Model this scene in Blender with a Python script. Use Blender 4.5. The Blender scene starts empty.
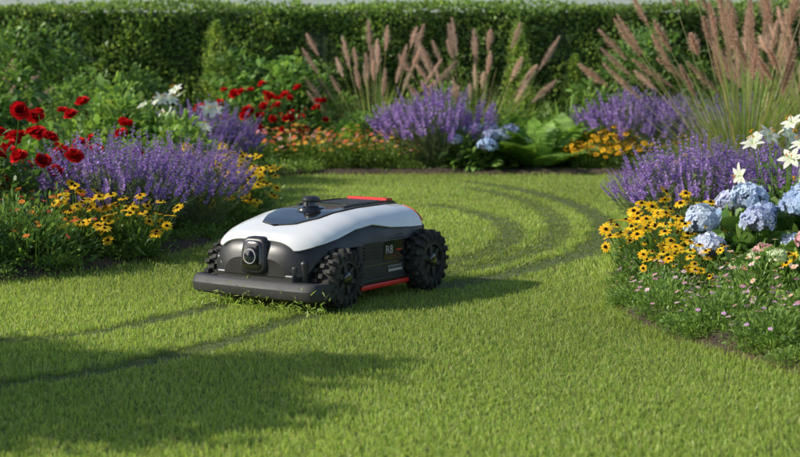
import bpy, math, numpy as np
from mathutils import Vector, Matrix
R = np.random.default_rng(7)
scn = bpy.context.scene
# ------------------------------------------------------------------ materials
def new_mat(name):
    m = bpy.data.materials.new(name); m.use_nodes = True
    nt = m.node_tree; nt.nodes.clear()
    return m, nt, nt.nodes, nt.links
def veg_mat(name, trans=0.35, rough=0.5, boost=1.3, spec=0.3):
    m, nt, N, L = new_mat(name)
    out = N.new('ShaderNodeOutputMaterial'); mix = N.new('ShaderNodeMixShader'); mix.inputs[0].default_value = trans
    p = N.new('ShaderNodeBsdfPrincipled'); p.inputs['Roughness'].default_value = rough
    p.inputs['Specular IOR Level'].default_value = spec
    t = N.new('ShaderNodeBsdfTranslucent')
    a = N.new('ShaderNodeAttribute'); a.attribute_name = 'Col'
    mul = N.new('ShaderNodeMix'); mul.data_type = 'RGBA'; mul.blend_type = 'MULTIPLY'; mul.inputs[0].default_value = 1
    mul.inputs[7].default_value = (boost*1.05, boost, boost*0.65, 1)
    if 'petal' in name: mul.inputs[7].default_value = (boost, boost, boost, 1)
    L.new(a.outputs['Color'], p.inputs['Base Color']); L.new(a.outputs['Color'], mul.inputs[6]); L.new(mul.outputs[2], t.inputs['Color'])
    L.new(p.outputs[0], mix.inputs[1]); L.new(t.outputs[0], mix.inputs[2]); L.new(mix.outputs[0], out.inputs[0])
    return m
LEAF = veg_mat('leaf_mat', .38, .45, 1.5, .4); PETAL = veg_mat('petal_mat', 0.35, 0.6, 1.15, 0.1); GRASS = veg_mat('grass_mat', 0.45, 0.45, 1.45, 0.4)
def solid(name, col, rough=0.4, coat=0.0, metal=0.0, bump=0, bscale=200, dust=0.0):
    m, nt, N, L = new_mat(name)
    out = N.new('ShaderNodeOutputMaterial'); p = N.new('ShaderNodeBsdfPrincipled')
    p.inputs['Base Color'].default_value = (*col, 1); p.inputs['Roughness'].default_value = rough
    p.inputs['Coat Weight'].default_value = coat; p.inputs['Coat Roughness'].default_value = 0.06; p.inputs['Metallic'].default_value = metal
    L.new(p.outputs[0], out.inputs[0])
    tc = N.new('ShaderNodeTexCoord')
    if bump:
        n = N.new('ShaderNodeTexNoise'); n.inputs['Scale'].default_value = bscale; n.inputs['Detail'].default_value = 4
        b = N.new('ShaderNodeBump'); b.inputs['Strength'].default_value = bump; b.inputs['Distance'].default_value = 0.002
        L.new(tc.outputs['Object'], n.inputs['Vector']); L.new(n.outputs['Fac'], b.inputs['Height']); L.new(b.outputs[0], p.inputs['Normal'])
    n2 = N.new('ShaderNodeTexNoise'); n2.inputs['Scale'].default_value = 14; n2.inputs['Detail'].default_value = 6
    L.new(tc.outputs['Object'], n2.inputs['Vector'])
    mr = N.new('ShaderNodeMapRange'); mr.inputs[1].default_value = .3; mr.inputs[2].default_value = .7
    mr.inputs[3].default_value = max(0.02, rough-0.06); mr.inputs[4].default_value = min(1, rough+0.12)
    L.new(n2.outputs['Fac'], mr.inputs[0]); L.new(mr.outputs[0], p.inputs['Roughness'])
    if dust:
        n3 = N.new('ShaderNodeTexNoise'); n3.inputs['Scale'].default_value = 60; n3.inputs['Detail'].default_value = 8; L.new(tc.outputs['Object'], n3.inputs['Vector'])
        r = N.new('ShaderNodeMapRange'); r.inputs[1].default_value = .5; r.inputs[2].default_value = .75; r.inputs[4].default_value = dust; L.new(n3.outputs['Fac'], r.inputs[0])
        mx = N.new('ShaderNodeMix'); mx.data_type = 'RGBA'; mx.inputs[6].default_value = (*col, 1); mx.inputs[7].default_value = (.16, .15, .09, 1)
        L.new(r.outputs[0], mx.inputs[0]); L.new(mx.outputs[2], p.inputs['Base Color'])
    return m
def noise2(name, c1, c2, scale, rough=0.95, bump=0.6, dist=0.02, scale2=None):
    m, nt, N, L = new_mat(name)
    out = N.new('ShaderNodeOutputMaterial'); p = N.new('ShaderNodeBsdfPrincipled'); p.inputs['Roughness'].default_value = rough
    tc = N.new('ShaderNodeTexCoord'); n = N.new('ShaderNodeTexNoise'); n.inputs['Scale'].default_value = scale; n.inputs['Detail'].default_value = 8
    r = N.new('ShaderNodeValToRGB'); r.color_ramp.elements[0].color = (*c1, 1); r.color_ramp.elements[1].color = (*c2, 1)
    r.color_ramp.elements[0].position = .35; r.color_ramp.elements[1].position = .65
    b = N.new('ShaderNodeBump'); b.inputs['Strength'].default_value = bump; b.inputs['Distance'].default_value = dist
    L.new(tc.outputs['Object'], n.inputs['Vector']); L.new(n.outputs['Fac'], r.inputs[0]); L.new(r.outputs[0], p.inputs['Base Color'])
    L.new(n.outputs['Fac'], b.inputs['Height']); L.new(b.outputs[0], p.inputs['Normal']); L.new(p.outputs[0], out.inputs[0])
    return m
# ------------------------------------------------------------------ vector helpers
def nrm(a): return a/np.maximum(np.linalg.norm(a, axis=-1, keepdims=True), 1e-9)
def U(a, b, n): return R.uniform(a, b, n)
def rdir(n): return nrm(R.normal(size=(n, 3)))
def perp(D, rnd=True):
    n = len(D); v = rdir(n) if rnd else np.tile([0., 0, 1], (n, 1))
    s = np.cross(D, v); bad = np.linalg.norm(s, axis=1) < 1e-3
    s[bad] = np.cross(D[bad], [1., .3, 0]); return nrm(s)
def jit(c, n, v=0.2, h=0.08):
    c = np.array(c, float)
    return np.clip(c[None]*(1+R.uniform(-v, v, (n, 1)))*(1+R.uniform(-h, h, (n, 3))), 0, 1)
def mixc(cols, n, v=0.15, h=.05):
    cols = np.array(cols, float); k = R.integers(0, len(cols), n)
    return np.clip(cols[k]*(1+R.uniform(-v, v, (n, 1)))*(1+R.uniform(-h, h, (n, 3))), 0, 1)
class MB:
    def __init__(s): s.v = []; s.f = []; s.c = []; s.m = []; s.n = 0
    def add(s, V, F, C, m):
        s.v.append(V.reshape(-1, 3)); s.f.append(F+s.n); s.c.append(C.reshape(-1, 3)); s.m.append(np.full(len(F), m)); s.n += len(s.v[-1])
    def ribbons(s, P, D, S, L, W, prof=(.3, 1, .8, .05), droop=0., c1=None, c2=None, m=0, bend=None, fold=0.0):
        n = len(P); K = len(prof); t = np.linspace(0, 1, K)
        L = np.broadcast_to(L, (n,)).astype(float); W = np.broadcast_to(W, (n,)).astype(float); dr = np.broadcast_to(droop, (n,)).astype(float)
        bv = np.array([0, 0, -1.])[None] if bend is None else bend
        C = P[:, None]+D[:, None]*(L[:, None]*t[None])[..., None]+np.broadcast_to(bv, (n, 3))[:, None]*((L*dr)[:, None]*t[None]**2)[..., None]
        off = S[:, None]*(W[:, None]*np.array(prof)[None]/2)[..., None]
        V = np.stack([C-off, C+off], 2)
        b = (np.arange(n)*K*2)[:, None]; k = np.arange(K-1)[None]*2
        F = np.stack([b+k, b+k+1, b+k+3, b+k+2], -1).reshape(-1, 4)
        if c2 is None: c2 = c1
        Cc = c1[:, None]*(1-t)[None, :, None]+c2[:, None]*t[None, :, None]
        Cc = np.repeat(Cc[:, :, None], 2, 2)
        s.add(V, F, Cc, m)
    def blobs(s, P, rad, col, m=0, nu=7, nv=4, sz=1.0):
        n = len(P); rad = np.broadcast_to(rad, (n,))
        ph = np.linspace(0.12, math.pi-.12, nv+1); th = np.arange(nu)*2*math.pi/nu
        T = np.array([[math.sin(p)*math.cos(a), math.sin(p)*math.sin(a), math.cos(p)*sz] for p in ph for a in th])
        F = np.array([[i*nu+j, i*nu+(j+1) % nu, (i+1)*nu+(j+1) % nu, (i+1)*nu+j] for i in range(nv) for j in range(nu)])
        V = P[:, None]+T[None]*rad[:, None, None]
        FF = (F[None]+(np.arange(n)*len(T))[:, None, None]).reshape(-1, 4)
        s.add(V, FF, np.repeat(col[:, None], len(T), 1), m)
    def mesh(s, name, mats):
        V = np.concatenate(s.v); F = np.concatenate(s.f); C = np.clip(np.concatenate(s.c), 0, .9); M = np.concatenate(s.m)
        me = bpy.data.meshes.new(name); me.vertices.add(len(V)); me.vertices.foreach_set('co', V.astype(np.float32).ravel())
        me.loops.add(F.size); me.loops.foreach_set('vertex_index', F.astype(np.int32).ravel())
        me.polygons.add(len(F)); me.polygons.foreach_set('loop_start', np.arange(0, F.size, 4, dtype=np.int32))
        me.polygons.foreach_set('material_index', M.astype(np.int32))
        for x in mats: me.materials.append(x)
        at = me.color_attributes.new('Col', 'FLOAT_COLOR', 'POINT')
        at.data.foreach_set('color', np.concatenate([C, np.ones((len(C), 1))], 1).astype(np.float32).ravel())
        me.update(); me.validate()
        return me
def obj(name, me, loc=(0, 0, 0), rz=0, sc=1, parent=None):
    o = bpy.data.objects.new(name, me); scn.collection.objects.link(o)
    o.location = loc; o.rotation_euler = (0, 0, rz); o.scale = (sc, sc, sc) if np.isscalar(sc) else sc
    if parent: o.parent = parent
    return o
# ------------------------------------------------------------------ plants
G1 = (.12, .215, .048); G2 = (.175, .295, .062); G3 = (.078, .16, .042); GL = (.26, .39, .085); GG = (.2, .26, .13)
def foliage(mb, n, r, h, ll, lw, cols, z0=0.0, up=.5, prof=(.3, 1, .85, .05), droop=.35, rmin=.3, v=.3):
    """leaves through a dome volume, biased to its surface"""
    d = rdir(n); d[:, 2] = np.abs(d[:, 2]); k = U(rmin, 1, n)**.6
    lump = 1+.16*np.sin(d[:, 0]*7+1.3)*np.cos(d[:, 1]*6+.5)+.1*np.sin(d[:, 2]*11+d[:, 0]*5)
    P = d*np.array([r, r, h])*(k*lump)[:, None]; P[:, 2] += z0
    D = nrm(d*.8+np.array([0, 0, up])+R.normal(size=(n, 3))*.45)
    S = nrm(np.cross(D, np.array([0, 0, 1.]))+R.normal(size=(n, 3))*.35)
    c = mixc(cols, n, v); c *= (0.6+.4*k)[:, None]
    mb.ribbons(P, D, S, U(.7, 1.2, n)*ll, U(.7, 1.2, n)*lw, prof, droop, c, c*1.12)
def fan(n, r0, tilt, h, hv=.15, dome=.2, pw=.55, even=False):
    if even: a = np.arange(n)*2.39996+R.normal(size=n)*.2; q = ((np.arange(n)+.5)/n)**pw
    else: a = U(0, 2*math.pi, n); q = U(0, 1, n)**pw
    P = np.stack([np.cos(a)*q*r0, np.sin(a)*q*r0, np.zeros(n)], 1)
    th = q*tilt+R.normal(size=n)*.04; a2 = a+R.normal(size=n)*.25
    D = np.stack([np.cos(a2)*np.sin(th), np.sin(a2)*np.sin(th), np.cos(th)], 1)
    L = h*(1-dome*q**2)*U(1-hv, 1+hv*.4, n)
    return P, D, L
def stems(mb, P, D, L, w, col, droop=0., K=4):
    n = len(P)
    for s in (perp(D), ):
        mb.ribbons(P, D, s, L, w, (1,)*K, droop, jit(col, n), jit(col, n))
        mb.ribbons(P, D, nrm(np.cross(D, s)), L, w, (1,)*K, droop, jit(col, n), jit(col, n))
def lavender(h=.45, r=.3, n=130, col=((.42, .25, .66), (.54, .36, .76), (.33, .18, .54)), fs=1.0):
    mb = MB(); P, D, L = fan(n, r*.45, .78, h, hv=.25, even=True)
    stems(mb, P, D, L, .0028*fs, GG)
    m = n*20; i = R.integers(0, n, m); t = U(.05, .70, m)
    Q = P[i]+D[i]*(L[i]*t)[:, None]
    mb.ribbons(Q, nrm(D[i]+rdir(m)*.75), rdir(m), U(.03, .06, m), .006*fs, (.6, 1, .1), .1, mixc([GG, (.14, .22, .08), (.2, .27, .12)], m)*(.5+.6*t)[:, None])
    m = n*40; i = np.repeat(np.arange(n), 40); st = U(.70, .80, n)
    u = U(0, 1, m); u = np.round(u*7)/7+R.normal(size=m)*.02; u = np.clip(u, 0, 1)
    t = st[i]+(1-st[i])*u; Q = P[i]+D[i]*(L[i]*t)[:, None]; rd = nrm(np.cross(D[i], rdir(m)))
    sz = (1-.55*u)*fs
    c = mixc(col, m, .25)
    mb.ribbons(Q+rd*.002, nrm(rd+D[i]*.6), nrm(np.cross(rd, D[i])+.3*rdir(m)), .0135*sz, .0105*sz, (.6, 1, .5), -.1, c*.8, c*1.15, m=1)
    return mb.mesh('lavender', [LEAF, PETAL])
def daisy_heads(mb, C, Nn, pl, pw, npet, pc, cc, cr, droop=.25):
    n = len(C); s0 = perp(Nn); s1 = np.cross(Nn, s0)
    ii = np.repeat(np.arange(n), npet); a = np.tile(np.arange(npet)*2*math.pi/npet, n)+np.repeat(U(0, 6, n), npet)+R.normal(size=n*npet)*.08
    D = s0[ii]*np.cos(a)[:, None]+s1[ii]*np.sin(a)[:, None]; T = np.cross(Nn[ii], D)
    D2 = nrm(D+Nn[ii]*U(.05, .3, n*npet)[:, None]); c = mixc(pc, n*npet, .15)
    sc = np.repeat(U(.8, 1.15, n), npet)
    mb.ribbons(C[ii]+D*cr*.5, D2, nrm(T+.15*rdir(len(T))), pl*sc*U(.9, 1.1, len(ii)), pw*sc, (.5, 1, .9, .25), droop, c*.9, c, m=1, bend=-Nn[ii])
    mb.blobs(C+Nn*cr*.35, cr*U(.85, 1.1, n), jit(cc, n), m=1, sz=.9)
def rudbeckia(h=.27, r=.22, n=55, pl=.024, pc=((.88, .55, .02), (.9, .62, .04), (.86, .46, .012))):
    mb = MB(); foliage(mb, 900, r*.95, h*.78, .055, .014, [G1, G2, G3], up=.7)
    P, D, L = fan(n, r*.7, .6, h, hv=.4, dome=.25, even=True); stems(mb, P, D, L, .003, G2)
    C = P+D*L[:, None]; Nn = nrm(D*.6+np.array([-.25, -.35, .7])+R.normal(size=(n, 3))*.38)
    daisy_heads(mb, C, Nn, pl, pl*.45, 12, pc, (.03, .015, .008), pl*.32)
    return mb.mesh('rudbeckia', [LEAF, PETAL])
def smallflowers(cols, h=.3, r=.28, n=90, fs=.012, leaf=(.035, .009), nl=1500, fol=(G1, G2, GL), cc=(.7, .45, .03)):
    mb = MB(); foliage(mb, nl, r, h*.85, leaf[0], leaf[1], fol, up=.8)
    P, D, L = fan(n, r*.75, .6, h, hv=.3); stems(mb, P, D, L, .0022, G2)
    C = P+D*L[:, None]; Nn = nrm(D+np.array([0, -.2, .5])+R.normal(size=(n, 3))*.35)
    k = R.integers(0, len(cols), n)
    for j, c in enumerate(cols):
        q = k == j
        if q.sum(): daisy_heads(mb, C[q], Nn[q], fs, fs*.8, 6, [c], cc, fs*.25, .1)
    return mb.mesh('small_flowers', [LEAF, PETAL])
def roses(h=.55, r=.3, n=16, rad=.036, col=((.72, .012, .015), (.82, .02, .02), (.6, .008, .012)), nl=900):
    mb = MB(); foliage(mb, nl, r, h*.88, .06, .034, [G1, G3, (.11, .2, .05)], up=.3, prof=(.35, 1, .95, .05))
    P, D, L = fan(n, r*.62, .5, h, hv=.35, even=True); stems(mb, P, D, L, .005, G3)
    C = P+D*L[:, None]; Nn = nrm(D*.7+np.array([-.25, -.55, .1])+R.normal(size=(n, 3))*.35)
    s0 = perp(Nn); s1 = np.cross(Nn, s0); rs = U(.65, 1.1, n)*rad
    for ring, (cnt, tilt, ro, ln, wd) in enumerate([(8, .1, .25, .95, .95), (8, .5, .2, .9, .95), (8, 1.0, .15, .85, .85), (7, 1.8, .12, .75, .7), (6, 3.2, .1, .65, .6), (5, 6.0, .05, .6, .5)]):
        ii = np.repeat(np.arange(n), cnt); a = np.tile(np.arange(cnt)*2*math.pi/cnt, n)+ring*.7+R.normal(size=n*cnt)*.15
        Dd = s0[ii]*np.cos(a)[:, None]+s1[ii]*np.sin(a)[:, None]; T = np.cross(Nn[ii], Dd)
        c = mixc(col, n*cnt, .2)*(1.05-.08*ring)
        mb.ribbons(C[ii]+Dd*(ro*rs[ii])[:, None], nrm(Dd+Nn[ii]*tilt+R.normal(size=(n*cnt, 3))*.12), T, rs[ii]*ln*U(.85, 1.15, n*cnt), rs[ii]*wd*1.1, (.5, .95, 1., .6), -.2, c*.4, c, m=1, bend=-Nn[ii] if ring > 1 else Nn[ii]*-.3)
    mb.blobs(C+Nn*rad*.2, rad*.25, jit(col[2], n)*.5, m=1)
    return mb.mesh('roses', [LEAF, PETAL])
def hydrangea(h=.3, r=.22, n=7, rad=.06, cols=((.42, .52, .82), (.55, .65, .87), (.58, .6, .84), (.7, .76, .88)), nl=320):
    mb = MB(); foliage(mb, nl, r, h*.82, .09, .06, [G1, G2, (.12, .24, .05)], up=.2, prof=(.3, 1, .9, .05), rmin=.5)
    P, D, L = fan(n, r*.5, .65, h, hv=.2, dome=.3, pw=.4, even=True); stems(mb, P, D, L, .006, G2); C = P+D*L[:, None]
    m = 150; ii = np.repeat(np.arange(n), m); d = rdir(n*m); d[:, 2] = np.where(d[:, 2] < -.35, -d[:, 2], d[:, 2])
    lob = 1+.1*np.sin(d[:, 0]*5+ii)*np.sin(d[:, 1]*6+ii*2)
    rr = (rad*U(.75, 1.15, n))[ii]*lob; Q = C[ii]+d*np.array([1, 1, .8])*rr[:, None]*U(.88, 1.06, n*m)[:, None]
    dd = nrm(d+R.normal(size=d.shape)*.3); s0 = perp(dd); s1 = np.cross(dd, s0)
    base = mixc(cols, n, .1)[ii]*jit((1, 1, 1), n*m, .18, .06)
    for k in range(4):
        a = k*math.pi/2; Dk = s0*math.cos(a)+s1*math.sin(a); Tk = np.cross(dd, Dk)
        mb.ribbons(Q, nrm(Dk+dd*.15), Tk, .0125*rad/.06, .012*rad/.06, (.4, 1, .7), .05, base*.8, np.clip(base*1.08, 0, .95), m=1, bend=-dd)
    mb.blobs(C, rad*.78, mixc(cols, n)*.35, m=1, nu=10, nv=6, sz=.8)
    return mb.mesh('hydrangea', [LEAF, PETAL])
def lily(h=.55, r=.22, n=12, pl=.065, nl=380):
    mb = MB(); foliage(mb, nl, r, h*.8, .09, .014, [G1, G2], up=.4, droop=.5)
    P, D, L = fan(n, r*.5, .4, h, hv=.3, even=True); stems(mb, P, D, L, .006, G2); C = P+D*L[:, None]
    Nn = nrm(D+np.array([-.3, -.8, .15])+R.normal(size=(n, 3))*.4); s0 = perp(Nn); s1 = np.cross(Nn, s0)
    ii = np.repeat(np.arange(n), 6); a = np.tile(np.arange(6)*math.pi/3, n)
    Dd = s0[ii]*np.cos(a)[:, None]+s1[ii]*np.sin(a)[:, None]; T = np.cross(Nn[ii], Dd)
    c = jit((.86, .86, .82), n*6, .04, .02)
    mb.ribbons(C[ii], nrm(Dd+Nn[ii]*.5), T, pl*U(.85, 1.1, n)[ii], pl*.42, (.25, .8, 1, .75, .08), .35, c*np.array([.88, .93, .7]), c, m=1, bend=-Nn[ii])
    st = np.repeat(np.arange(n), 5); q = nrm(Nn[st]+rdir(n*5)*.35)
    mb.ribbons(C[st], q, perp(q), pl*.6, .002, (1, 1, 1), 0, jit((.5, .6, .2), n*5), m=1); mb.blobs(C[st]+q*pl*.6, .004, jit((.7, .35, .03), n*5), m=1, nu=5, nv=3)
    return mb.mesh('lily', [LEAF, PETAL])
def fern(h=.45, r=.4, n=26, col=((.17, .32, .055), (.22, .4, .07))):
    mb = MB(); P, D, L = fan(n, .05, 1.0, h*1.25, dome=.0); K = 34
    dr = .35
    mb.ribbons(P, D, perp(D, False), L, .006, (1,)*6, dr, jit(G2, n))
    i = np.repeat(np.arange(n), K*2); t = np.tile(np.repeat(np.linspace(.12, 1, K), 2), n); sg = np.tile([1, -1], n*K)
    Q = P[i]+D[i]*(L[i]*t)[:, None]+np.array([0, 0, -1.])*(L[i]*dr*t**2)[:, None]
    Tn = nrm(D[i]+np.array([0, 0, -1.])*(2*dr*t)[:, None]); S = perp(D, False)[i]*sg[:, None]
    ln = .11*np.sin(np.clip(t*1.05, 0, 1)*math.pi*.93+.12)*L[i]/.5+.008
    c = mixc(col, len(i), .2)
    mb.ribbons(Q, nrm(S+Tn*.35+R.normal(size=S.shape)*.06), Tn, ln, .014, (1, .9, .1), .2, c*.8, c)
    return mb.mesh('fern', [LEAF])
def fountain(h=1.25, n=520, npl=30, pc=((.70, .50, .38), (.8, .6, .47), (.58, .40, .30)), tilt=.68, pf=1.0, fl=.85):
    mb = MB(); P, D, L = fan(n, .16, 1.05, h*fl, hv=.3, dome=.15, pw=.7)
    c = mixc([(.2, .31, .06), (.28, .39, .1), (.42, .41, .17)], n)
    mb.ribbons(P, D, perp(D, False), L, .008, (1, 1, .9, .7, .45, .1), U(.15, .55, n), c*.7, c*1.1)
    P, D, L = fan(npl, .12, tilt, h, hv=.25, dome=.12, pw=.65, even=True); dr = U(.04, .22, npl)
    L = L*(1+.6*dr)
    mb.ribbons(P, D, perp(D), L, .004, (1,)*8, dr, jit((.35, .32, .15), npl))
    K = 620; i = np.repeat(np.arange(npl), K); pl = U(.24, .36, npl)*pf/L
    u = U(0, 1, npl*K); t = 1-pl[i]*u
    Q = P[i]+D[i]*(L[i]*t)[:, None]-np.array([0, 0, 1.])*(L[i]*dr[i]*t**2)[:, None]
    Tn = nrm(D[i]-np.array([0, 0, 1.])*(2*dr[i]*t)[:, None]); rd = nrm(np.cross(Tn, rdir(len(i))))
    fat = np.clip(u*2.0, 0, 1)**.8*np.clip((1-u)*4, .25, 1)*U(.8, 1.25, npl)[i]
    c = mixc(pc, len(i), .2)*U(.8, 1.15, npl)[i][:, None]
    mb.ribbons(Q, nrm(rd*U(.3, 1., len(i))[:, None]+Tn+np.array([0, 0, -.15])), perp(rd), (.014+.036*fat)*U(.6, 1.3, len(i)), .0024, (1, .8, .2), .1, c*.85, c*1.15, m=1)
    return mb.mesh('fountain_grass', [LEAF, PETAL])
def shrub(h=.9, r=.45, n=2600, ll=.07, lw=.035, cols=(G1, G2, G3), up=.3):
    mb = MB()
    nc = 9
    foliage(mb, int(n*.55), r*.85, h*.95, ll, lw, cols, up=up, rmin=.25)
    for k in range(nc):
        a = U(0, 6.28, 1)[0]; q = r*U(.35, .75, 1)[0]; zz = U(.25, .75, 1)[0]*h; sub = MB()
        foliage(sub, int(n*.45/nc), r*.4, h*.3, ll, lw, cols, up=up)
        V = sub.v[0]+np.array([math.cos(a)*q, math.sin(a)*q, zz]); mb.add(V, sub.f[0], sub.c[0]*U(.75, 1.3, 1)[0], 0)
    P, D, L = fan(14, .05, .6, h*.8); stems(mb, P, D, L, .014, (.07, .05, .03))
    return mb.mesh('shrub', [LEAF])
def cone(h=1.2, r=.2, n=2600, cols=(GL, (.42, .52, .13), G2), ll=.045, lw=.018):
    mb = MB(); t = U(0, 1, n)**1.3; a = U(0, 6.283, n); rr = r*(1-t)**.6*U(.6, 1.1, n)*(1+.2*np.sin(a*3+t*14)+.12*np.sin(t*31+a))
    P = np.stack([np.cos(a)*rr, np.sin(a)*rr, .05+t*h*.95], 1); D = nrm(np.stack([np.cos(a), np.sin(a), np.full(n, .9)], 1)+R.normal(size=(n, 3))*.4)
    c = mixc(cols, n, .3)
    mb.ribbons(P, D, nrm(np.cross(D, [0, 0, 1.])+.4*rdir(n)), U(.7, 1.3, n)*ll, lw, (.3, 1, .8, .05), .2, c*.8, c*1.1)
    P = np.zeros((1, 3)); D = np.array([[0, 0, 1.]]); stems(mb, P, D, np.array([h*.9]), .02, (.07, .05, .03))
    return mb.mesh('conifer', [LEAF])
# variants
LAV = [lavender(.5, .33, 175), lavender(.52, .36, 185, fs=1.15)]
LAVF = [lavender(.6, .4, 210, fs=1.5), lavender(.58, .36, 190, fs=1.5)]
RUD = [rudbeckia(.27, .2, 46), rudbeckia(.29, .22, 54, .026)]
ROS = [roses(.57, .28, 20, .036), roses(.55, .28, 24, .034)]
HYD = [hydrangea(), hydrangea(.34, .24, 8, .062, ((.62, .7, .88), (.5, .6, .86), (.7, .7, .86)))]
HYW = hydrangea(.2, .16, 6, .035, ((.72, .78, .5), (.8, .74, .6), (.8, .68, .65)))
HYP = hydrangea(.2, .16, 6, .035, ((.82, .5, .5), (.8, .6, .58)))
LIL = lily(); FER = [fern(), fern(.5, .45, 30, ((.21, .39, .06), (.28, .47, .09)))]
FOU = [fountain(), fountain(1.22, 480, 26)]
FOUR = fountain(1.5, 760, 56, ((.60, .40, .29), (.68, .47, .35), (.5, .33, .24)), .78, 1.05)
MIX = [smallflowers([(.88, .38, .05), (.85, .2, .08), (.88, .6, .1), (.82, .38, .4)], .34, .3, 95, .018, nl=1300, leaf=(.045, .013)),
       smallflowers([(.85, .18, .1), (.85, .45, .45), (.88, .55, .1)], .32, .3, 95, .018, nl=1300, leaf=(.045, .013))]
PINK = smallflowers([(.8, .4, .6), (.85, .6, .72), (.75, .45, .8)], .17, .17, 26, .009, nl=1300, leaf=(.03, .008))
CORAL = smallflowers([(.85, .38, .28), (.88, .55, .45), (.85, .7, .6)], .26, .2, 36, .011, nl=1300, leaf=(.04, .01))
LOWO = smallflowers([(.85, .3, .05), (.8, .12, .08)], .3, .25, 34, .012, nl=1900, leaf=(.05, .012), fol=(G1, G3, G2))
YEL = rudbeckia(.3, .3, 100, .026, ((.88, .55, .02), (.88, .42, .02)))
COV = [smallflowers([G2], .14, .2, 4, .005, nl=800, leaf=(.04, .014)), smallflowers([GL], .12, .18, 4, .005, nl=700, leaf=(.03, .012), fol=(G2, GL))]
COVT = [shrub(.4, .35, 1100, .06, .025), shrub(.45, .35, 1000, .08, .035, (G2, GL))]
SHB = [shrub(.98, .55, 2600, .11, .055, ((.13, .26, .06), G2, (.18, .33, .07)), up=.1), shrub(1.15, .5, 3200, .07, .035, (G1, G3, G2)), shrub(.75, .45, 1800, .1, .04, (G2, GL, (.2, .35, .07)))]
def spiky():
    mb = MB(); n = 160; P, D, L = fan(n, .08, 1.0, .7, hv=.25, dome=.1)
    c = mixc([GL, (.28, .46, .09), G2], n); mb.ribbons(P, D, perp(D, False), L, .035, (.5, 1, 1, .7, .05), U(.1, .5, n), c*.75, c*1.1); return mb.mesh('daylily', [LEAF])
DAY = spiky(); CON = [cone(), cone(1.15, .19)]
def put(name, me, x, y, sc=1, rz=None, z=.02, zs=None):
    # flowers tilt to the light, so directional clumps only vary a little in heading
    if rz is None: rz = U(-.5, .5, 1)[0] if ('susan' in name or 'lily' in name or 'rose' in name or 'daisy' in name) and 'daylily' not in name else U(0, 6.28, 1)[0]
    return obj(name, me, (x, y, z), rz, sc if zs is None else (sc, sc, sc*zs))
# ---- left bed
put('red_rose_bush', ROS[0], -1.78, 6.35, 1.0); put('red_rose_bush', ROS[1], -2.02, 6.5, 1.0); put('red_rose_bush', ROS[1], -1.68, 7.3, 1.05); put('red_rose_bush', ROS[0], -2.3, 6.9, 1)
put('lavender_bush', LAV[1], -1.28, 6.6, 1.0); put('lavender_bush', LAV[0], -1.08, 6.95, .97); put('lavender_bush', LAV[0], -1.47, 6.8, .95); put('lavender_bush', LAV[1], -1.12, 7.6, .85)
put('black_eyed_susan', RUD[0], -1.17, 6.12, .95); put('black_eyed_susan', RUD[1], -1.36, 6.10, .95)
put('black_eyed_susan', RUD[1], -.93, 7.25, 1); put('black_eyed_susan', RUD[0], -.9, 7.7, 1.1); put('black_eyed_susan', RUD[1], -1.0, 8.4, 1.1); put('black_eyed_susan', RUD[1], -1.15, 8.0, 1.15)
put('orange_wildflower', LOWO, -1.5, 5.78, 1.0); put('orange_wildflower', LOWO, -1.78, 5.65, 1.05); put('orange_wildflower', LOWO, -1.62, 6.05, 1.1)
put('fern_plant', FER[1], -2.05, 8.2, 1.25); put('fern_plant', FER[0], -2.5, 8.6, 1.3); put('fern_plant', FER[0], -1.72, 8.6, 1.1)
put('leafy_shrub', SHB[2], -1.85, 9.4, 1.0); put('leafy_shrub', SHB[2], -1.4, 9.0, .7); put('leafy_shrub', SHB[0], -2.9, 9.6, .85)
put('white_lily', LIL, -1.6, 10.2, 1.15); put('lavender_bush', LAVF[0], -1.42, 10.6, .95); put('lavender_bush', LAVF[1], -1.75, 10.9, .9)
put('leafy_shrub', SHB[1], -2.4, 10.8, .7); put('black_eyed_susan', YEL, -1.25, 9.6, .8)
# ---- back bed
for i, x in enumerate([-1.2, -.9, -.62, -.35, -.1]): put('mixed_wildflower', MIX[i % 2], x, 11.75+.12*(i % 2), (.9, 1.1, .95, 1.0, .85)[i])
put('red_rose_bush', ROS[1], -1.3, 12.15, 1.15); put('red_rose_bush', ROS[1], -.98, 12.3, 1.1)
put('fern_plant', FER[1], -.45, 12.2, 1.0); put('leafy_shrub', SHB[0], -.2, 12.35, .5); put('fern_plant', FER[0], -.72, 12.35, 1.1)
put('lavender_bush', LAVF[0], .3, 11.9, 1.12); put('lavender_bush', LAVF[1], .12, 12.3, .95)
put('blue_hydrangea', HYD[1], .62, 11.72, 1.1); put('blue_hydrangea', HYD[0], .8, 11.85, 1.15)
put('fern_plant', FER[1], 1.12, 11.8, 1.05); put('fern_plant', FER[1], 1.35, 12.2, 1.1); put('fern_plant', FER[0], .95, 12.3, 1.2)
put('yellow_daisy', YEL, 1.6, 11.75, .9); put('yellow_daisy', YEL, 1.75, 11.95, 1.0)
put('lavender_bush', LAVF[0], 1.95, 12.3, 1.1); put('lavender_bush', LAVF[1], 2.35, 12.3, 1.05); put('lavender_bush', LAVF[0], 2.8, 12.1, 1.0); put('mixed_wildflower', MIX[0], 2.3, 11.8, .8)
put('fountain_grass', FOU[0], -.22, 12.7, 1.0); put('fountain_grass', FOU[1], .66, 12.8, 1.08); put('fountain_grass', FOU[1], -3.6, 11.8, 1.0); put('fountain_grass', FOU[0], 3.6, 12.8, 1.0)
put('leafy_shrub', SHB[0], -1.15, 12.95, 1.0); put('leafy_shrub', SHB[2], -.7, 13.2, .8); put('leafy_shrub', SHB[1], 2.15, 13.5, 1.1); put('leafy_shrub', SHB[1], -3.3, 13.2, 1.1)
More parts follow.
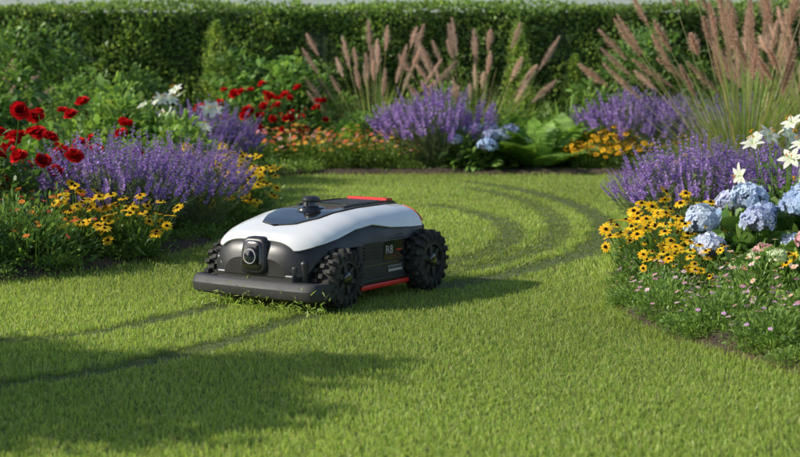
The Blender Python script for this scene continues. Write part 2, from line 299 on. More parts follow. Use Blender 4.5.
put('leafy_shrub', SHB[2], .25, 13.3, .9); put('leafy_shrub', SHB[2], 1.9, 12.9, .95); put('leafy_shrub', SHB[0], 3.0, 13.3, .9); put('leafy_shrub', SHB[1], -2.3, 13.3, .75); put('leafy_shrub', SHB[2], -2.6, 12.2, .85)
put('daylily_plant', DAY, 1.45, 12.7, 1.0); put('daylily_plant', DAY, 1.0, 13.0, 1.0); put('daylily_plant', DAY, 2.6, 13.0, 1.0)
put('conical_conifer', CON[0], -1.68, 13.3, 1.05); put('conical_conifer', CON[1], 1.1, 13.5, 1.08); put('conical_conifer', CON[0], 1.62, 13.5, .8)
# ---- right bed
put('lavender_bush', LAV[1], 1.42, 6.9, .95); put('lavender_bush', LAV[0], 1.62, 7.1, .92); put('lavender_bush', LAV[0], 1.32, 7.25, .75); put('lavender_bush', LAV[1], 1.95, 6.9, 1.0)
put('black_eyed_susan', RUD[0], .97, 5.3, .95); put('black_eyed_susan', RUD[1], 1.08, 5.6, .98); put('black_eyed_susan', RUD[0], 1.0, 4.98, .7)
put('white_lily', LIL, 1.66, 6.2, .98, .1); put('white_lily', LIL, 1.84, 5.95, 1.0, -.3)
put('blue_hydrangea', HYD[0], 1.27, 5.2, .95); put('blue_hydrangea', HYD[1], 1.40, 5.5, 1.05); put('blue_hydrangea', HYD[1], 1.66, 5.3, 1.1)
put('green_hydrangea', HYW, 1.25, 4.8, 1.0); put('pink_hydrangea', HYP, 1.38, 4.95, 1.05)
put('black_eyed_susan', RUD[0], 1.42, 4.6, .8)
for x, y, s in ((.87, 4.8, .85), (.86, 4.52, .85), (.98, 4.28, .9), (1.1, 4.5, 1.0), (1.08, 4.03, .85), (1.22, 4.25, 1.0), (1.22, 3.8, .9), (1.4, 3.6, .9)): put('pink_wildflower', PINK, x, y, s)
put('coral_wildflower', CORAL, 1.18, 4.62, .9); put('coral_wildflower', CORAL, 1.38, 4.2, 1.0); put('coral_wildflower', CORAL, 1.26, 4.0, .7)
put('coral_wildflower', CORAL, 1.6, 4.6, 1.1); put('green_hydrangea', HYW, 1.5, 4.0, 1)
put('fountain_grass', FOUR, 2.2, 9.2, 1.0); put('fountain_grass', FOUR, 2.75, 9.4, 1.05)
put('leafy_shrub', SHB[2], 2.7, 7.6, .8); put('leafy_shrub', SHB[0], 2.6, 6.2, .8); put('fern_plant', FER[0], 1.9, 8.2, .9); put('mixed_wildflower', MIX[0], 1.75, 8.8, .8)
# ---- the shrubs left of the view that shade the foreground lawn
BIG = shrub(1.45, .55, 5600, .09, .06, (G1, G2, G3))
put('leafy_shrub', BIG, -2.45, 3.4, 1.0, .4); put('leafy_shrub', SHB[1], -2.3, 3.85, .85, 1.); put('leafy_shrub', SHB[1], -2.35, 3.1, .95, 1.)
# ------------------------------------------------------------------ beds / lawn
BL = np.array([(-9, 11.6), (-9, 1.5), (-2.0, 1.5), (-1.8, 2.6), (-1.75, 3.6), (-1.85, 4.6), (-1.8, 5.15), (-1.5, 5.43), (-1.26, 5.7), (-1.05, 6.1), (-.9, 6.51), (-.81, 7.12), (-.745, 8.14), (-.81, 9.12), (-1.0, 10.3), (-1.1, 11.1), (-.8, 11.35), (0, 11.42), (1.9, 11.35), (2.5, 11.5), (5, 11.7), (9, 11.7), (9, 15.5), (-9, 15.5)])
BR = np.array([(.76, 5.14), (.72, 4.8), (.74, 4.55), (.86, 4.12), (1.04, 3.75), (1.35, 3.3), (2, 2.8), (5, 2.5), (9, 2.5), (9, 10.3), (3.2, 10.25), (2.33, 9.95), (1.87, 9.4), (1.44, 8.4), (1.18, 7.35), (1.0, 6.5), (.82, 5.56)])
def inpoly(P, poly):
    x, y = P[:, 0], P[:, 1]; r = np.zeros(len(P), bool); j = len(poly)-1
    for i in range(len(poly)):
        xi, yi = poly[i]; xj, yj = poly[j]
        c = ((yi > y) != (yj > y)) & (x < (xj-xi)*(y-yi)/(yj-yi+1e-12)+xi); r ^= c; j = i
    return r
def segd(P, a, b):
    ab = b-a; t = np.clip(((P-a)@ab)/(ab@ab), 0, 1); return np.linalg.norm(P-(a+t[:, None]*ab), axis=1)
def polyd(P, poly, closed=True):
    d = np.full(len(P), 1e9); n = len(poly)
    for i in range(n if closed else n-1): d = np.minimum(d, segd(P, poly[i], poly[(i+1) % n]))
    return d
def smooth_path(pts, it=3):
    p = np.array(pts, float)
    for _ in range(it):
        q = [p[0]]
        for a, b in zip(p[:-1], p[1:]): q += [a*.75+b*.25, a*.25+b*.75]
        p = np.array(q+[p[-1]])
    return p
SOIL = noise2('soil_mat', (.035, .022, .014), (.09, .058, .038), 30, .95, 1.0, .02)
def wob(x, y): return .5*np.sin(x*9+y*4)*np.sin(y*7-x*3)+.5*np.sin(x*23+1)*np.sin(y*19+2)
def bed(name, poly, x0, x1, y0, y1, st=.05):
    xs = np.arange(x0, x1, st); ys = np.arange(y0, y1, st); X, Y = np.meshgrid(xs, ys, indexing='ij'); P = np.stack([X.ravel(), Y.ravel()], 1)
    i = inpoly(P, poly); d = polyd(P, poly); Z = np.where(i, .010+np.minimum(d*.4, .03)+.008*wob(P[:, 0], P[:, 1])+R.normal(size=len(P))*.004, -.02)
    V = np.concatenate([P, Z[:, None]], 1); nx, ny = len(xs), len(ys)
    a = (np.arange(nx-1)[:, None]*ny+np.arange(ny-1)[None]).ravel(); F = np.stack([a, a+ny, a+ny+1, a+1], 1)
    F = F[i[F].any(axis=1)]
    mb = MB(); mb.add(V, F, np.ones_like(V), 0); me = mb.mesh(name, [SOIL]); me.polygons.foreach_set('use_smooth', [True]*len(me.polygons)); return obj(name, me)
bed('flower_bed_soil', BL, -9, 9, 1.5, 15.5, .06); bed('flower_bed_soil', BR, .6, 9, 2.4, 10.4, .04)
# groundcover
def cover(poly, n, x0, x1, y0, y1, ms, name, e=.12, sc=(.8, 1.2), emax=99):
    P = np.stack([U(x0, x1, n), U(y0, y1, n)], 1); d = polyd(P, poly); P = P[inpoly(P, poly) & (d > e) & (d < emax)]
    for k, p in enumerate(P): put(name, ms[k % len(ms)], p[0], p[1], U(*sc, 1)[0])
cover(BL, 150, -2.6, -.7, 5.2, 11.6, COV, 'groundcover_plant'); cover(BR, 80, .7, 2.6, 3.4, 10.2, COV, 'groundcover_plant', .16)
cover(BR, 260, .7, 2.0, 3.3, 9.8, COV, 'groundcover_plant', .07, (.35, .6), .16); cover(BL, 300, -2., -.7, 5.2, 11.6, COV, 'groundcover_plant', .06, (.35, .65), .15)
cover(BR, 150, .7, 1.5, 3.3, 5.3, COV, 'groundcover_plant', .03, (.3, .55), .14)
cover(BL, 60, -4., 4., 11.3, 12.2, COV, 'groundcover_plant'); cover(BL, 70, -4.5, 4.5, 12.2, 14.1, COVT, 'leafy_undergrowth', .1, (.8, 1.3))
cover(BL, 26, -3.6, -1.5, 7.5, 11.5, COVT, 'leafy_undergrowth', .5); cover(BR, 16, 1.7, 3.6, 4.6, 9.6, COVT, 'leafy_undergrowth', .5, (.6, .9)); cover(BL, 14, -4, -3, 2, 7, COVT, 'leafy_undergrowth', .4, (.5, .8))
def sheet(name, x0, x1, y0, y1, z, mat):
    me = bpy.data.meshes.new(name); me.from_pydata([(x0, y0, z), (x1, y0, z), (x1, y1, z), (x0, y1, z)], [], [(0, 1, 2, 3)]); me.materials.append(mat); return obj(name, me)
sheet('ground', -300, 300, -200, 500, -.03, noise2('ground_mat', (.09, .15, .03), (.15, .22, .05), 3))
sheet('lawn', -12, 12, -6, 15, 0.0, noise2('lawn_mat', (.06, .085, .022), (.11, .15, .035), 25, .95, .8, .01))
# tracks
TR = [smooth_path([(-2.2, 3.9), (-1.17, 4.2), (-.91, 4.36), (-.7, 4.72), (-.62, 4.9)], 2),
      smooth_path([(-1.9, 3.3), (-1.0, 3.6), (-.745, 3.82), (-.56, 4.12), (-.36, 4.55), (-.25, 4.75)], 2),
      smooth_path([(.12, 5.3), (.35, 5.55), (.57, 5.9), (.78, 6.25), (.93, 6.7), (1.03, 7.2), (1.09, 7.7), (1.10, 8.2), (1.05, 8.9), (.92, 9.5), (.75, 10.1), (.5, 10.6)], 1),
      smooth_path([(-.1, 5.7), (.2, 5.95), (.42, 6.4), (.53, 6.85), (.57, 7.3), (.54, 7.8), (.42, 8.3), (.2, 8.7)], 1),
      smooth_path([(.02, 5.5), (.22, 5.72), (.42, 6.05), (.6, 6.4), (.74, 6.85), (.82, 7.4), (.86, 8.0), (.82, 8.8), (.7, 9.4), (.5, 10.0)], 1)]
def grass(n, x0f, x1f, y0, y1, h, w, mb, K=(1, .8, .1)):
    y = U(y0, y1, n); x = U(0, 1, n)*(x1f(y)-x0f(y))+x0f(y); P = np.stack([x, y], 1)
    e = .02*np.sin(x*31)+.015*np.sin(y*43)
    ok = ~((inpoly(P, BL) & (polyd(P, BL) > .035+e)) | (inpoly(P, BR) & (polyd(P, BR) > .035+e))); P = P[ok]; n = len(P); x, y = P.T
    H = h*U(.6, 1.2, n)*(1+.10*np.sin(x*5.1+y*3)*np.sin(y*6.3-x)+.08*wob(x*1.7, y*1.7)); lean = np.full(n, 1.0)
    dark = np.ones(n); keep = np.ones(n)
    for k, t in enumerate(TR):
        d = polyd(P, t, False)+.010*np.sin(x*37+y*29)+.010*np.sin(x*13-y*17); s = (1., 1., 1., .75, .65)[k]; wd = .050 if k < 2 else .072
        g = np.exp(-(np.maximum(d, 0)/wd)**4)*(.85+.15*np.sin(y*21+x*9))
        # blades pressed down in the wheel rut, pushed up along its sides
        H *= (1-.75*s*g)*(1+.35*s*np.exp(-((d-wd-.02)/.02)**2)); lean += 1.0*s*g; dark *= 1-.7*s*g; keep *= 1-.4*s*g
    de = np.minimum(polyd(P, BL), polyd(P, BR)); H *= 1+.6*np.exp(-(de/.05)**2)
    a = U(0, 6.283, n)+1.2*np.sin(x*2.3+y*1.1); th = np.abs(R.normal(size=n))*.5*lean
    D = np.stack([np.cos(a)*np.sin(th), np.sin(a)*np.sin(th), np.cos(th)], 1)
    c = mixc([(.36, .50, .09), (.44, .57, .12), (.28, .42, .075), (.50, .58, .17)], n, .25)
    straw = R.random(n) < .035; c[straw] = jit((.58, .52, .27), straw.sum())
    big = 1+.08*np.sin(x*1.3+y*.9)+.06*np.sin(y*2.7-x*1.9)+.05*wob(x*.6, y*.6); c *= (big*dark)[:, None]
    S = perp(nrm(D+R.normal(size=(n, 3))*.1)); q = R.random(n) < keep
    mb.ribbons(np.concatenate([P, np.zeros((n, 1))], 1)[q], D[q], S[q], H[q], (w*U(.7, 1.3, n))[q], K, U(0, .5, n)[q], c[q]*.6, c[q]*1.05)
mb = MB(); F = .29
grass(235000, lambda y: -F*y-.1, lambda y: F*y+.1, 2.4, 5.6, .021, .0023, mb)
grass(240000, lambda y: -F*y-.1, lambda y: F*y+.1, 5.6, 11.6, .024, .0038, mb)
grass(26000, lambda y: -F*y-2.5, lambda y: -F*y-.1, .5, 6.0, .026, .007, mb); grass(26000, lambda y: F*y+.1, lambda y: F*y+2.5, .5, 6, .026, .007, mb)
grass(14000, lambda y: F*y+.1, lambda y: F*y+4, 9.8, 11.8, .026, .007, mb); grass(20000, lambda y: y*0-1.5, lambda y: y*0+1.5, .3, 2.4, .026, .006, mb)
# clippings thrown up around the bumper and wheels
n = 420; tt = U(-.05, 1.05, n); bx = -.72+tt*.47; by = 4.97-tt*.30-.02+R.normal(size=n)*.03; P = np.stack([bx, by, .012+R.exponential(.016, n)], 1); D = rdir(n); c = mixc([(.40, .52, .12), (.28, .43, .07)], n)
mb.ribbons(P, D, perp(D), U(.012, .028, n), .003, (1, 1, .3), .1, c, c)
obj('lawn_grass', mb.mesh('lawn_grass', [GRASS]))
# ------------------------------------------------------------------ hedge
hedge = bpy.data.objects.new('boxwood_hedge', None); scn.collection.objects.link(hedge)
mb = MB(); y0, y1, zt = 14.4, 15.3, 1.455
def hw(x, z): return .05*np.sin(x*2.1+z*3)+.035*np.sin(x*5.3-z*6)+.02*np.sin(x*13+z*11)
n = 60000; x = U(-8, 8, n); z = zt*U(0, 1, n)**.7; P = np.stack([x, y0+hw(x, z)+R.exponential(.03, n)-.02, z], 1)
m = 18000; x2 = U(-8, 8, m); yy = U(y0, y1, m); P2 = np.stack([x2, yy, zt+.6*hw(x2, yy)-R.exponential(.02, m)+.02+R.exponential(.012, m)], 1)
P = np.concatenate([P, P2]); n = len(P); D = nrm(rdir(n)+np.array([0, -.6, .5])); S = perp(D)
c = mixc([(.15, .25, .05), (.2, .32, .065), (.105, .19, .04), (.27, .38, .09)], n, .25); c *= (1+.2*np.sin(P[:, 0]*1.7)*np.sin(P[:, 2]*4+P[:, 0]))[:, None]
mb.ribbons(P, D, S, U(.03, .055, n), U(.02, .032, n), (.4, 1, .1), .1, c*.85, c*1.1)
obj('leaves', mb.mesh('hedge_leaves', [LEAF]), parent=hedge)
mb = MB(); xs = np.linspace(-8, 8, 200); prof = [(y0+.06, -.02), (y0+.06, .7), (y0+.06, zt-.05), (y0+.45, zt-.03), (y1-.05, zt-.05), (y1-.05, -.02)]
V = np.array([[(xx, yy+(hw(xx, zz) if yy < y0+.1 else 0), zz) for yy, zz in prof] for xx in xs]); a = (np.arange(199)[:, None]*6+np.arange(5)[None]).ravel()
mb.add(V, np.stack([a, a+6, a+7, a+1], 1), np.ones((len(V)*6, 3)), 0)
obj('core', mb.mesh('hedge_core', [noise2('hedge_core_mat', (.015, .028, .008), (.04, .065, .02), 20)]), parent=hedge)
# ------------------------------------------------------------------ generic box / lathe helpers
def box(name, x0, x1, y0, y1, z0, z1, mat, bev=.0, parent=None, seg=3):
    v = [(x, y, z) for x in (x0, x1) for y in (y0, y1) for z in (z0, z1)]
    f = [(0, 1, 3, 2), (4, 6, 7, 5), (0, 4, 5, 1), (2, 3, 7, 6), (0, 2, 6, 4), (1, 5, 7, 3)]
    me = bpy.data.meshes.new(name); me.from_pydata(v, [], f); me.materials.append(mat)
    o = obj(name, me, parent=parent)
    if bev:
        b = o.modifiers.new('b', 'BEVEL'); b.width = bev; b.segments = seg; b.limit_method = 'NONE'
        for p in me.polygons: p.use_smooth = True
        w = o.modifiers.new('w', 'WEIGHTED_NORMAL')
    return o
def raw(name, V, F, mat, parent=None, smooth=True, loc=(0, 0, 0)):
    me = bpy.data.meshes.new(name); me.from_pydata([tuple(map(float, v)) for v in V], [], [tuple(int(i) for i in f) for f in F]); me.materials.append(mat)
    if smooth: me.polygons.foreach_set('use_smooth', [True]*len(me.polygons))
    me.update(); return obj(name, me, loc, parent=parent)
def lathe(name, prof, mat, parent, axis='z', seg=48, loc=(0, 0, 0), smooth=True):
    V = []; F = []
    for r, h in prof:
        for j in range(seg):
            a = 2*math.pi*j/seg; c, s = r*math.cos(a), r*math.sin(a)
            V.append({'z': (c, s, h), 'y': (c, h, s), 'x': (h, c, s)}[axis])
    for i in range(len(prof)-1):
        for j in range(seg): F.append((i*seg+j, i*seg+(j+1) % seg, (i+1)*seg+(j+1) % seg, (i+1)*seg+j))
    F.append(tuple(range(seg))); F.append(tuple((len(prof)-1)*seg+j for j in range(seg)))
    o = raw(name, V, F, mat, parent, smooth, loc)
    if smooth:
        e = o.modifiers.new('e', 'EDGE_SPLIT'); e.split_angle = math.radians(38)
    return o
# ------------------------------------------------------------------ house beyond hedge
WALLM = solid('render_wall_mat', (.8, .79, .76), .8, bump=.3, bscale=60); ROOFM = noise2('roof_tile_mat', (.08, .05, .04), (.14, .09, .07), 6); GLS = solid('window_glass_mat', (.03, .04, .05), .08, .5); FRM = solid('frame_mat', (.75, .75, .73), .5)
hs = bpy.data.objects.new('rendered_house', None); scn.collection.objects.link(hs); hs.location = (0, 34, 0)
box('walls', -11, 9, 0, 8, 0, 5.4, WALLM, parent=hs)
raw('roof', [(-11.5, -.5, 5.41), (9.5, -.5, 5.41), (9.5, 8.5, 5.41), (-11.5, 8.5, 5.41), (-11.5, 4, 8.4), (9.5, 4, 8.4)], [(0, 1, 5, 4), (2, 3, 4, 5), (0, 4, 3), (1, 2, 5), (0, 3, 2, 1)], ROOFM, hs, False)
for i, wx in enumerate([-9, -5.5, -2, 2.5, 6]):
    for j, wz in enumerate([.9, 3.5]):
        box('window_frame', wx-.7, wx+.7, -.06, -.003, wz, wz+1.3, FRM, parent=hs); box('window_glass', wx-.6, wx-.03, -.075, -.064, wz+.1, wz+1.2, GLS, parent=hs); box('window_glass', wx+.03, wx+.6, -.075, -.064, wz+.1, wz+1.2, GLS, parent=hs)
box('door', -.35, .65, -.08, -.003, 0, 2.1, ROOFM, parent=hs)
# ------------------------------------------------------------------ robot mower
WHITE = solid('white_paint_mat', (.8, .8, .79), .22, .6); DARK = solid('dark_plastic_mat', (.02, .02, .022), .36, .0, bump=.12, bscale=900)
GREY = solid('charcoal_plastic_mat', (.03, .03, .032), .5, bump=.15, bscale=900, dust=.12); GLOSS = solid('gloss_black_mat', (.008, .008, .01), .1, .8); RUB = solid('rubber_mat', (.022, .022, .021), .75, bump=.3, bscale=400, dust=.5)
RED = solid('red_plastic_mat', (.75, .02, .025), .3, .5); SIL = solid('label_grey_mat', (.5, .5, .52), .35, metal=.3); LENS = solid('lens_glass_mat', (.01, .012, .025), .04, 1.0)
mow = bpy.data.objects.new('robot_lawn_mower', None); scn.collection.objects.link(mow)
mow.location = (-.285, 5.15, 0.004); mow.rotation_euler = (0, 0, math.atan2(-.829, -.559))
# x, half width, bottom z, top z
ST = np.array([(-.395, .185, .215, .255), (-.375, .20, .2, .288), (-.33, .222, .2, .304), (-.22, .238, .2, .31), (-.05, .246, .2, .310), (.08, .246, .2, .302), (.2, .236, .2, .278), (.26, .226, .19, .263), (.30, .216, .165, .252), (.33, .203, .13, .243), (.352, .18, .115, .225), (.366, .15, .11, .198), (.372, .13, .11, .170)])
EA, EB = .48, .60
def smz(x, k):
    hw_ = np.clip((.375-np.abs(x))*.45, .002, .018); return sum(np.interp(x+d*hw_, ST[:, 0], ST[:, k]) for d in (-1, -.66, -.33, 0, .33, .66, 1))/7
def Sf(x, phi):
    w = smz(x, 1); zb = np.interp(x, ST[:, 0], ST[:, 2]); zt = smz(x, 3); c = np.cos(phi); s = np.sin(phi); u = np.abs(s)**EB
    # sides lean in towards the roof, roof slightly crowned
    return np.stack([x+0*phi, w*np.sign(c)*np.abs(c)**EA*(1-.10*u), zb+(zt-zb)*u], -1)
def Nf(x, phi):
    e = 1e-3; a = Sf(x+e, phi)-Sf(x-e, phi); b = Sf(x, phi+e)-Sf(x, phi-e); n = np.cross(a, b); n = nrm(n); c = Sf(x, phi)-np.stack([x*0.8+0*phi, 0*phi, .17+0*phi], -1)
    return n*np.sign((n*c).sum(-1, keepdims=True))
xs = np.concatenate([np.linspace(-.395, .31, 60), np.linspace(.315, .372, 16)]); ph = np.linspace(0, math.pi, 81)
X, PH = np.meshgrid(xs, ph, indexing='ij'); V = Sf(X, PH).reshape(-1, 3); nx, npn = len(xs), len(ph)
Fc = [(i*npn+j, (i+1)*npn+j, (i+1)*npn+j+1, i*npn+j+1) for i in range(nx-1) for j in range(npn-1)]+[(i*npn, i*npn+npn-1, (i+1)*npn+npn-1, (i+1)*npn) for i in range(nx-1)]
Fc += [tuple(range(npn)), tuple((nx-1)*npn+j for j in range(npn))]
o = raw('upper_body', V, Fc, DARK, mow); e = o.modifiers.new('e', 'EDGE_SPLIT'); e.split_angle = math.radians(50)
def patch(name, x0, x1, fa, fb, mat, off=.005, th=.006, sides=(1, -1), nx=60, nt=24):
    for sd in sides:
        V = []; 
        for xx in np.linspace(x0, x1, nx):
            a, b = fa(xx), fb(xx); tau = np.linspace(a, b, nt); phi = math.pi/2*(1-tau); phi = np.clip(phi, .004, math.pi/2)
            xxv = np.full(nt, xx); p = Sf(xxv, phi)+Nf(xxv, phi)*off; 
            if sd < 0: p = p*np.array([1, -1, 1])
            V.append(p)
        V = np.concatenate(V); F = [(i*nt+j, (i+1)*nt+j, (i+1)*nt+j+1, i*nt+j+1) if sd > 0 else (i*nt+j, i*nt+j+1, (i+1)*nt+j+1, (i+1)*nt+j) for i in range(nx-1) for j in range(nt-1)]
        o = raw(name, V, F, mat, mow); s = o.modifiers.new('s', 'SOLIDIFY'); s.thickness = th; s.offset = 0; e = o.modifiers.new('e', 'EDGE_SPLIT'); e.split_angle = math.radians(50)
def tau_at(x, z):
    zb, zt = np.interp(x, ST[:, 0], ST[:, 2]), smz(x, 3); q = np.clip((z-zb)/(zt-zb), 0.01, .995)**(1/EB); return 1-math.asin(q)/(math.pi/2)
def tau_y(y): return math.asin(min(1, (y/.235)**(1/EA)))/(math.pi/2)
DK = ([-.4, -.2, .05, .16, .235, .262], [.115, .135, .135, .125, .085, 0.0])
def fa(x): return tau_y(float(np.interp(x, *DK)))
def fb(x): return max(tau_at(x, float(np.interp(x, [-.36, -.25, -.1, .0, .1, .2, .29, .34], [.232, .236, .246, .262, .254, .232, .214, .20]))), fa(x)+.02)
patch('white_shell', -.335, .347, fa, fb, WHITE, nx=90)
patch('roof_deck', -.35, .252, lambda x: 0, lambda x: tau_y(max(float(np.interp(x, *DK))-.007, .002)), GLOSS, .008, .010, nx=90)
patch('deck_trim', -.33, .0, lambda x: tau_y(.10), lambda x: tau_y(.112), DARK, .014, .008)
patch('red_strip', -.325, -.285, lambda x: 0, lambda x: tau_y(.10), RED, .020, .012, nx=5)
patch('rear_red_accent', -.368, -.338, lambda x: .25, lambda x: .8, RED, .006, .008, nx=4)
box('rear_hatch', -.27, -.10, -.075, .075, .312, .325, DARK, .005, mow)
box('chassis', -.375, .325, -.185, .185, .055, .235, DARK, .018, mow)
box('nose', .25, .362, -.175, .175, .07, .16, DARK, .02, mow)
box('nose_wing', .24, .345, -.198, .198, .072, .172, DARK, .015, mow)
for sd, nm in ((1, 'left'), (-1, 'right')):
    def B(name, x0, x1, ya, yb, z0, z1, mat, bev=.003):
        a, b = sorted((sd*ya, sd*yb)); return box(name, x0, x1, a, b, z0, z1, mat, bev, mow)
    B('side_panel', -.185, .105, .18, .243, .062, .222, GREY, .012)
    B('side_recess', -.17, -.045, .2425, .246, .135, .205, GLOSS, .003)
    for k in range(5): B('vent_slat', -.028+.0, .075, .243, .2475, .150+k*.0125, .156+k*.0125, DARK, .001)
    B('panel_seam', -.178, .097, .2425, .2445, .122, .126, GLOSS, .0005)
    B('red_skirt', -.20, .095, .17, .25, .042, .060, RED, .005)
    B('skirt_lip', -.19, .1, .2, .247, .0605, .077, DARK, .004)
    B('badge', -.16, -.075, .2435, .2455, .092, .102, SIL, .0005)
    B('rear_fender', -.375, -.20, .18, .205, .17, .24, GREY, .012)
    B('front_strut', .08, .14, .17, .20, .07, .21, GREY, .01)
for txt, sz, lx, lz in (('R8', .042, -.052, .158), ('AUTONOMOUS', .0115, -.072, .107)):
    cu = bpy.data.curves.new('lettering', 'FONT'); cu.body = txt; cu.size = sz; cu.extrude = .0006; cu.materials.append(SIL)
    t = obj('lettering', cu, parent=mow); t.rotation_euler = (math.pi/2, 0, math.pi); t.location = (lx, .2472 if sz > .02 else .2445, lz)
box('red_mark', -.155, -.122, .2462, .2472, .165, .170, RED, 0, mow)
def pod(name, x0, x1, hwid, z0, z1, mat, n=4.5, bulge=.012, ztilt=0):
    V = []; F = []; M = 48; rings = [(x0, 1.0), (x1-.012, 1.0), (x1-.004, .95), (x1, .85), (x1+.001, .5)]
    for xx, k in rings:
        for j in range(M):
            a = 2*math.pi*j/M; c, s = math.cos(a), math.sin(a)
            y = hwid*k*np.sign(c)*abs(c)**(2/n); z = (z0+z1)/2+(z1-z0)/2*k*np.sign(s)*abs(s)**(2/n); y *= 1-.18*(z-z0)/(z1-z0)
            V.append((xx-ztilt*(z-z0), y, z))
    for i in range(len(rings)-1):
        for j in range(M): F.append((i*M+j, i*M+(j+1) % M, (i+1)*M+(j+1) % M, (i+1)*M+j))
    F.append(tuple((len(rings)-1)*M+j for j in range(M))); return raw(name, V, F, mat, mow)
pod('camera_pod', .28, .388, .060, .118, .243, DARK, ztilt=.12); pod('camera_face', .30, .392, .049, .128, .234, GLOSS, ztilt=.12)
lathe('lens_ring', [(.030, .37), (.030, .391), (.027, .396), (.022, .396), (.021, .388)], GREY, mow, 'x', loc=(0, 0, .18)); 
lathe('lens_bezel', [(.026, .37), (.026, .3975), (.018, .3975), (.015, .393)], SIL, mow, 'x', loc=(0, 0, .18)); lathe('lens', [(.0225, .38), (.0222, .399), (.012, .402), (.006, .403), (.001, .4035)], LENS, mow, 'x', loc=(0, 0, .18))
# bumper: chamfered section swept along a shallow bow
ys = np.linspace(-1, 1, 61); V = []; F = []
sec = [(-.026, -.026), (.012, -.030), (.022, -.024), (.027, -.010), (.027, .006), (.014, .024), (.006, .030), (-.026, .030)]; M = len(sec)
for i, u in enumerate(ys):
    y = .277*math.sin(u*math.pi/2)
    xx = .383-.014*(u**2)-.085*abs(u)**9; taper = 1-.25*abs(u)**12
    for dx, dz in sec: V.append((xx+dx*taper, y, .070+dz*taper))
for i in range(60):
    for j in range(M): F.append((i*M+j, i*M+(j+1) % M, (i+1)*M+(j+1) % M, (i+1)*M+j))
F += [tuple(range(M)), tuple(60*M+j for j in range(M))]
o = raw('front_bumper', V, F, GREY, mow); bv = o.modifiers.new('b', 'BEVEL'); bv.width = .0025; bv.segments = 2; bv.angle_limit = math.radians(20); o.modifiers.new('w', 'WEIGHTED_NORMAL')
box('bumper_bridge', .30, .372, -.17, .17, .06, .125, DARK, .01, mow)
lathe('turret_base', [(.058, .295), (.056, .313), (.050, .321), (.030, .326), (.028, .338)], GLOSS, mow, loc=(.055, 0, 0))
lathe('turret_button', [(.020, .325), (.020, .336), (.031, .339), (.033, .345), (.031, .352), (.022, .358), (.008, .360), (.001, .3602)], DARK, mow, loc=(.055, 0, 0))
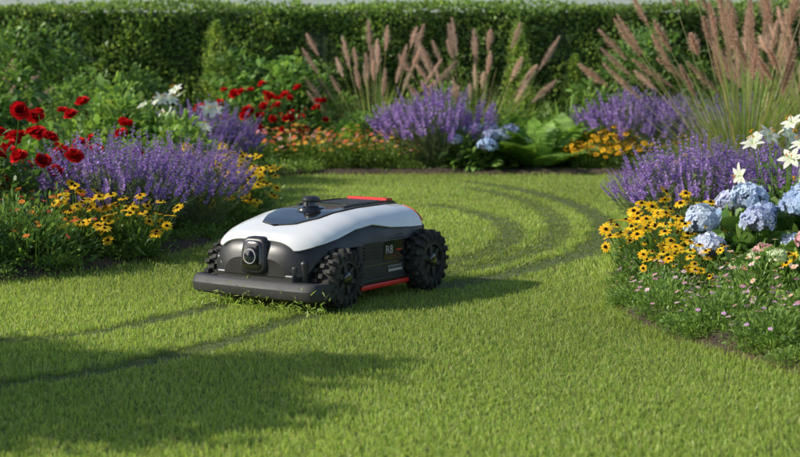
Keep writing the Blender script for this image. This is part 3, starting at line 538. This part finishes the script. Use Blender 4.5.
def wheel(name, x, y, r, w, sd):
    e = bpy.data.objects.new(name, None); scn.collection.objects.link(e); e.parent = mow; e.location = (x, y, r)
    h = w/2; rt = r-.014
    lathe('tire', [(rt*.62, -h), (rt*.9, -h), (rt*.98, -h*.8), (rt, -h*.5), (rt, h*.5), (rt*.98, h*.8), (rt*.9, h), (rt*.66, h), (rt*.62, h*.7)], RUB, e, 'y')
    N = 18; cv = []; cf = []
    for row, (yc, ww, ph0) in enumerate([(-h*.64, h*.62, 0), (0, h*.5, .5), (h*.64, h*.62, 0)]):
        for k in range(N):
            a = (k+ph0)*2*math.pi/N; rad = np.array([math.cos(a), 0, math.sin(a)]); tan = np.array([-math.sin(a), 0, math.cos(a)]); b = len(cv)
            for (rr, q) in ((rt-.006, 1.0), (r, .78)):
                for st_, sy in ((-1, -1), (1, -1), (1, 1), (-1, 1)): cv.append(rad*rr+tan*st_*.0085*q*(1 if row != 1 else 1.1)+np.array([0, yc+sy*ww/2*q+.25*ww*st_*(1 if row == 0 else -1 if row == 2 else 0)*.3, 0]))
            cf += [(b+4, b+5, b+6, b+7), (b, b+1, b+5, b+4), (b+1, b+2, b+6, b+5), (b+2, b+3, b+7, b+6), (b+3, b, b+4, b+7)]
    for yc in (-h, h):
        for k in range(N):
            a = (k)*2*math.pi/N; rad = np.array([math.cos(a), 0, math.sin(a)]); tan = np.array([-math.sin(a), 0, math.cos(a)]); b = len(cv); s = np.sign(yc)
            for (yo, q) in ((yc-s*.006, 1.0), (yc+s*.005, .75)):
                for st_, sr in ((-1, -1), (1, -1), (1, 1), (-1, 1)): cv.append(rad*(rt*.9+sr*.014*q)+tan*st_*.0075*q+np.array([0, yo, 0]))
            cf += [(b+4, b+5, b+6, b+7), (b, b+1, b+5, b+4), (b+1, b+2, b+6, b+5), (b+2, b+3, b+7, b+6), (b+3, b, b+4, b+7)]
    raw('tread', cv, cf, RUB, e, False)
    o_ = sd*h
    lathe('rim', [(rt*.64, o_*.3), (rt*.66, o_*.98), (rt*.60, o_*1.0), (rt*.57, o_*.72), (rt*.2, o_*.55), (rt*.05, o_*.55)], DARK, e, 'y')
    for k in range(6):
        a = k*math.pi/3+.3; c, s = math.cos(a), math.sin(a); V = []
        for (rr, ww) in ((rt*.12, .011), (rt*.62, .007)):
            for yy in (o_*.5, o_*.92):
                for q in (-1, 1): V.append((c*rr-s*q*ww, yy, s*rr+c*q*ww))
        raw('spoke', V, [(0, 1, 3, 2), (4, 6, 7, 5), (0, 4, 5, 1), (2, 3, 7, 6), (0, 2, 6, 4), (1, 5, 7, 3)], GREY, e, False)
    lathe('hub_cap', [(rt*.24, o_*.5), (rt*.24, o_*1.0), (rt*.19, o_*1.08), (rt*.05, o_*1.1)], GLOSS, e, 'y')
for sd in (1, -1):
    wheel('front_wheel', .215, sd*.237, .103, .082, sd); wheel('rear_wheel', -.305, sd*.243, .112, .084, sd)
# ------------------------------------------------------------------ light, sky, camera
el = math.radians(30); to = nrm(np.array([-.985, -.12])); 
sun = bpy.data.lights.new('sun', 'SUN'); sun.energy = 5.0; sun.angle = math.radians(.6); sun.color = (1, .94, .83)
so = bpy.data.objects.new('sun', sun); scn.collection.objects.link(so)
dv = Vector((to[0]*math.cos(el), to[1]*math.cos(el), math.sin(el))); so.rotation_euler = dv.to_track_quat('Z', 'Y').to_euler()
w = bpy.data.worlds.new('World'); scn.world = w; w.use_nodes = True; nt = w.node_tree
sk = nt.nodes.new('ShaderNodeTexSky'); sk.sky_type = 'NISHITA'; sk.sun_disc = False; sk.sun_elevation = el; sk.sun_rotation = math.atan2(to[0], to[1]) % (2*math.pi)
nt.links.new(sk.outputs[0], nt.nodes['Background'].inputs[0]); nt.nodes['Background'].inputs[1].default_value = .15
cam = bpy.data.cameras.new('camera'); co = bpy.data.objects.new('camera', cam); scn.collection.objects.link(co); scn.camera = co
co.location = (0, 0, .79); co.rotation_euler = (math.pi/2-math.radians(6.07), 0, 0); cam.lens = 65; cam.sensor_width = 36; cam.clip_end = 1000
cam.dof.use_dof = True; cam.dof.focus_distance = 4.95; cam.dof.aperture_fstop = 4.5
scn.view_settings.view_transform = 'Standard'; scn.view_settings.look = 'None'; scn.view_settings.exposure = 0
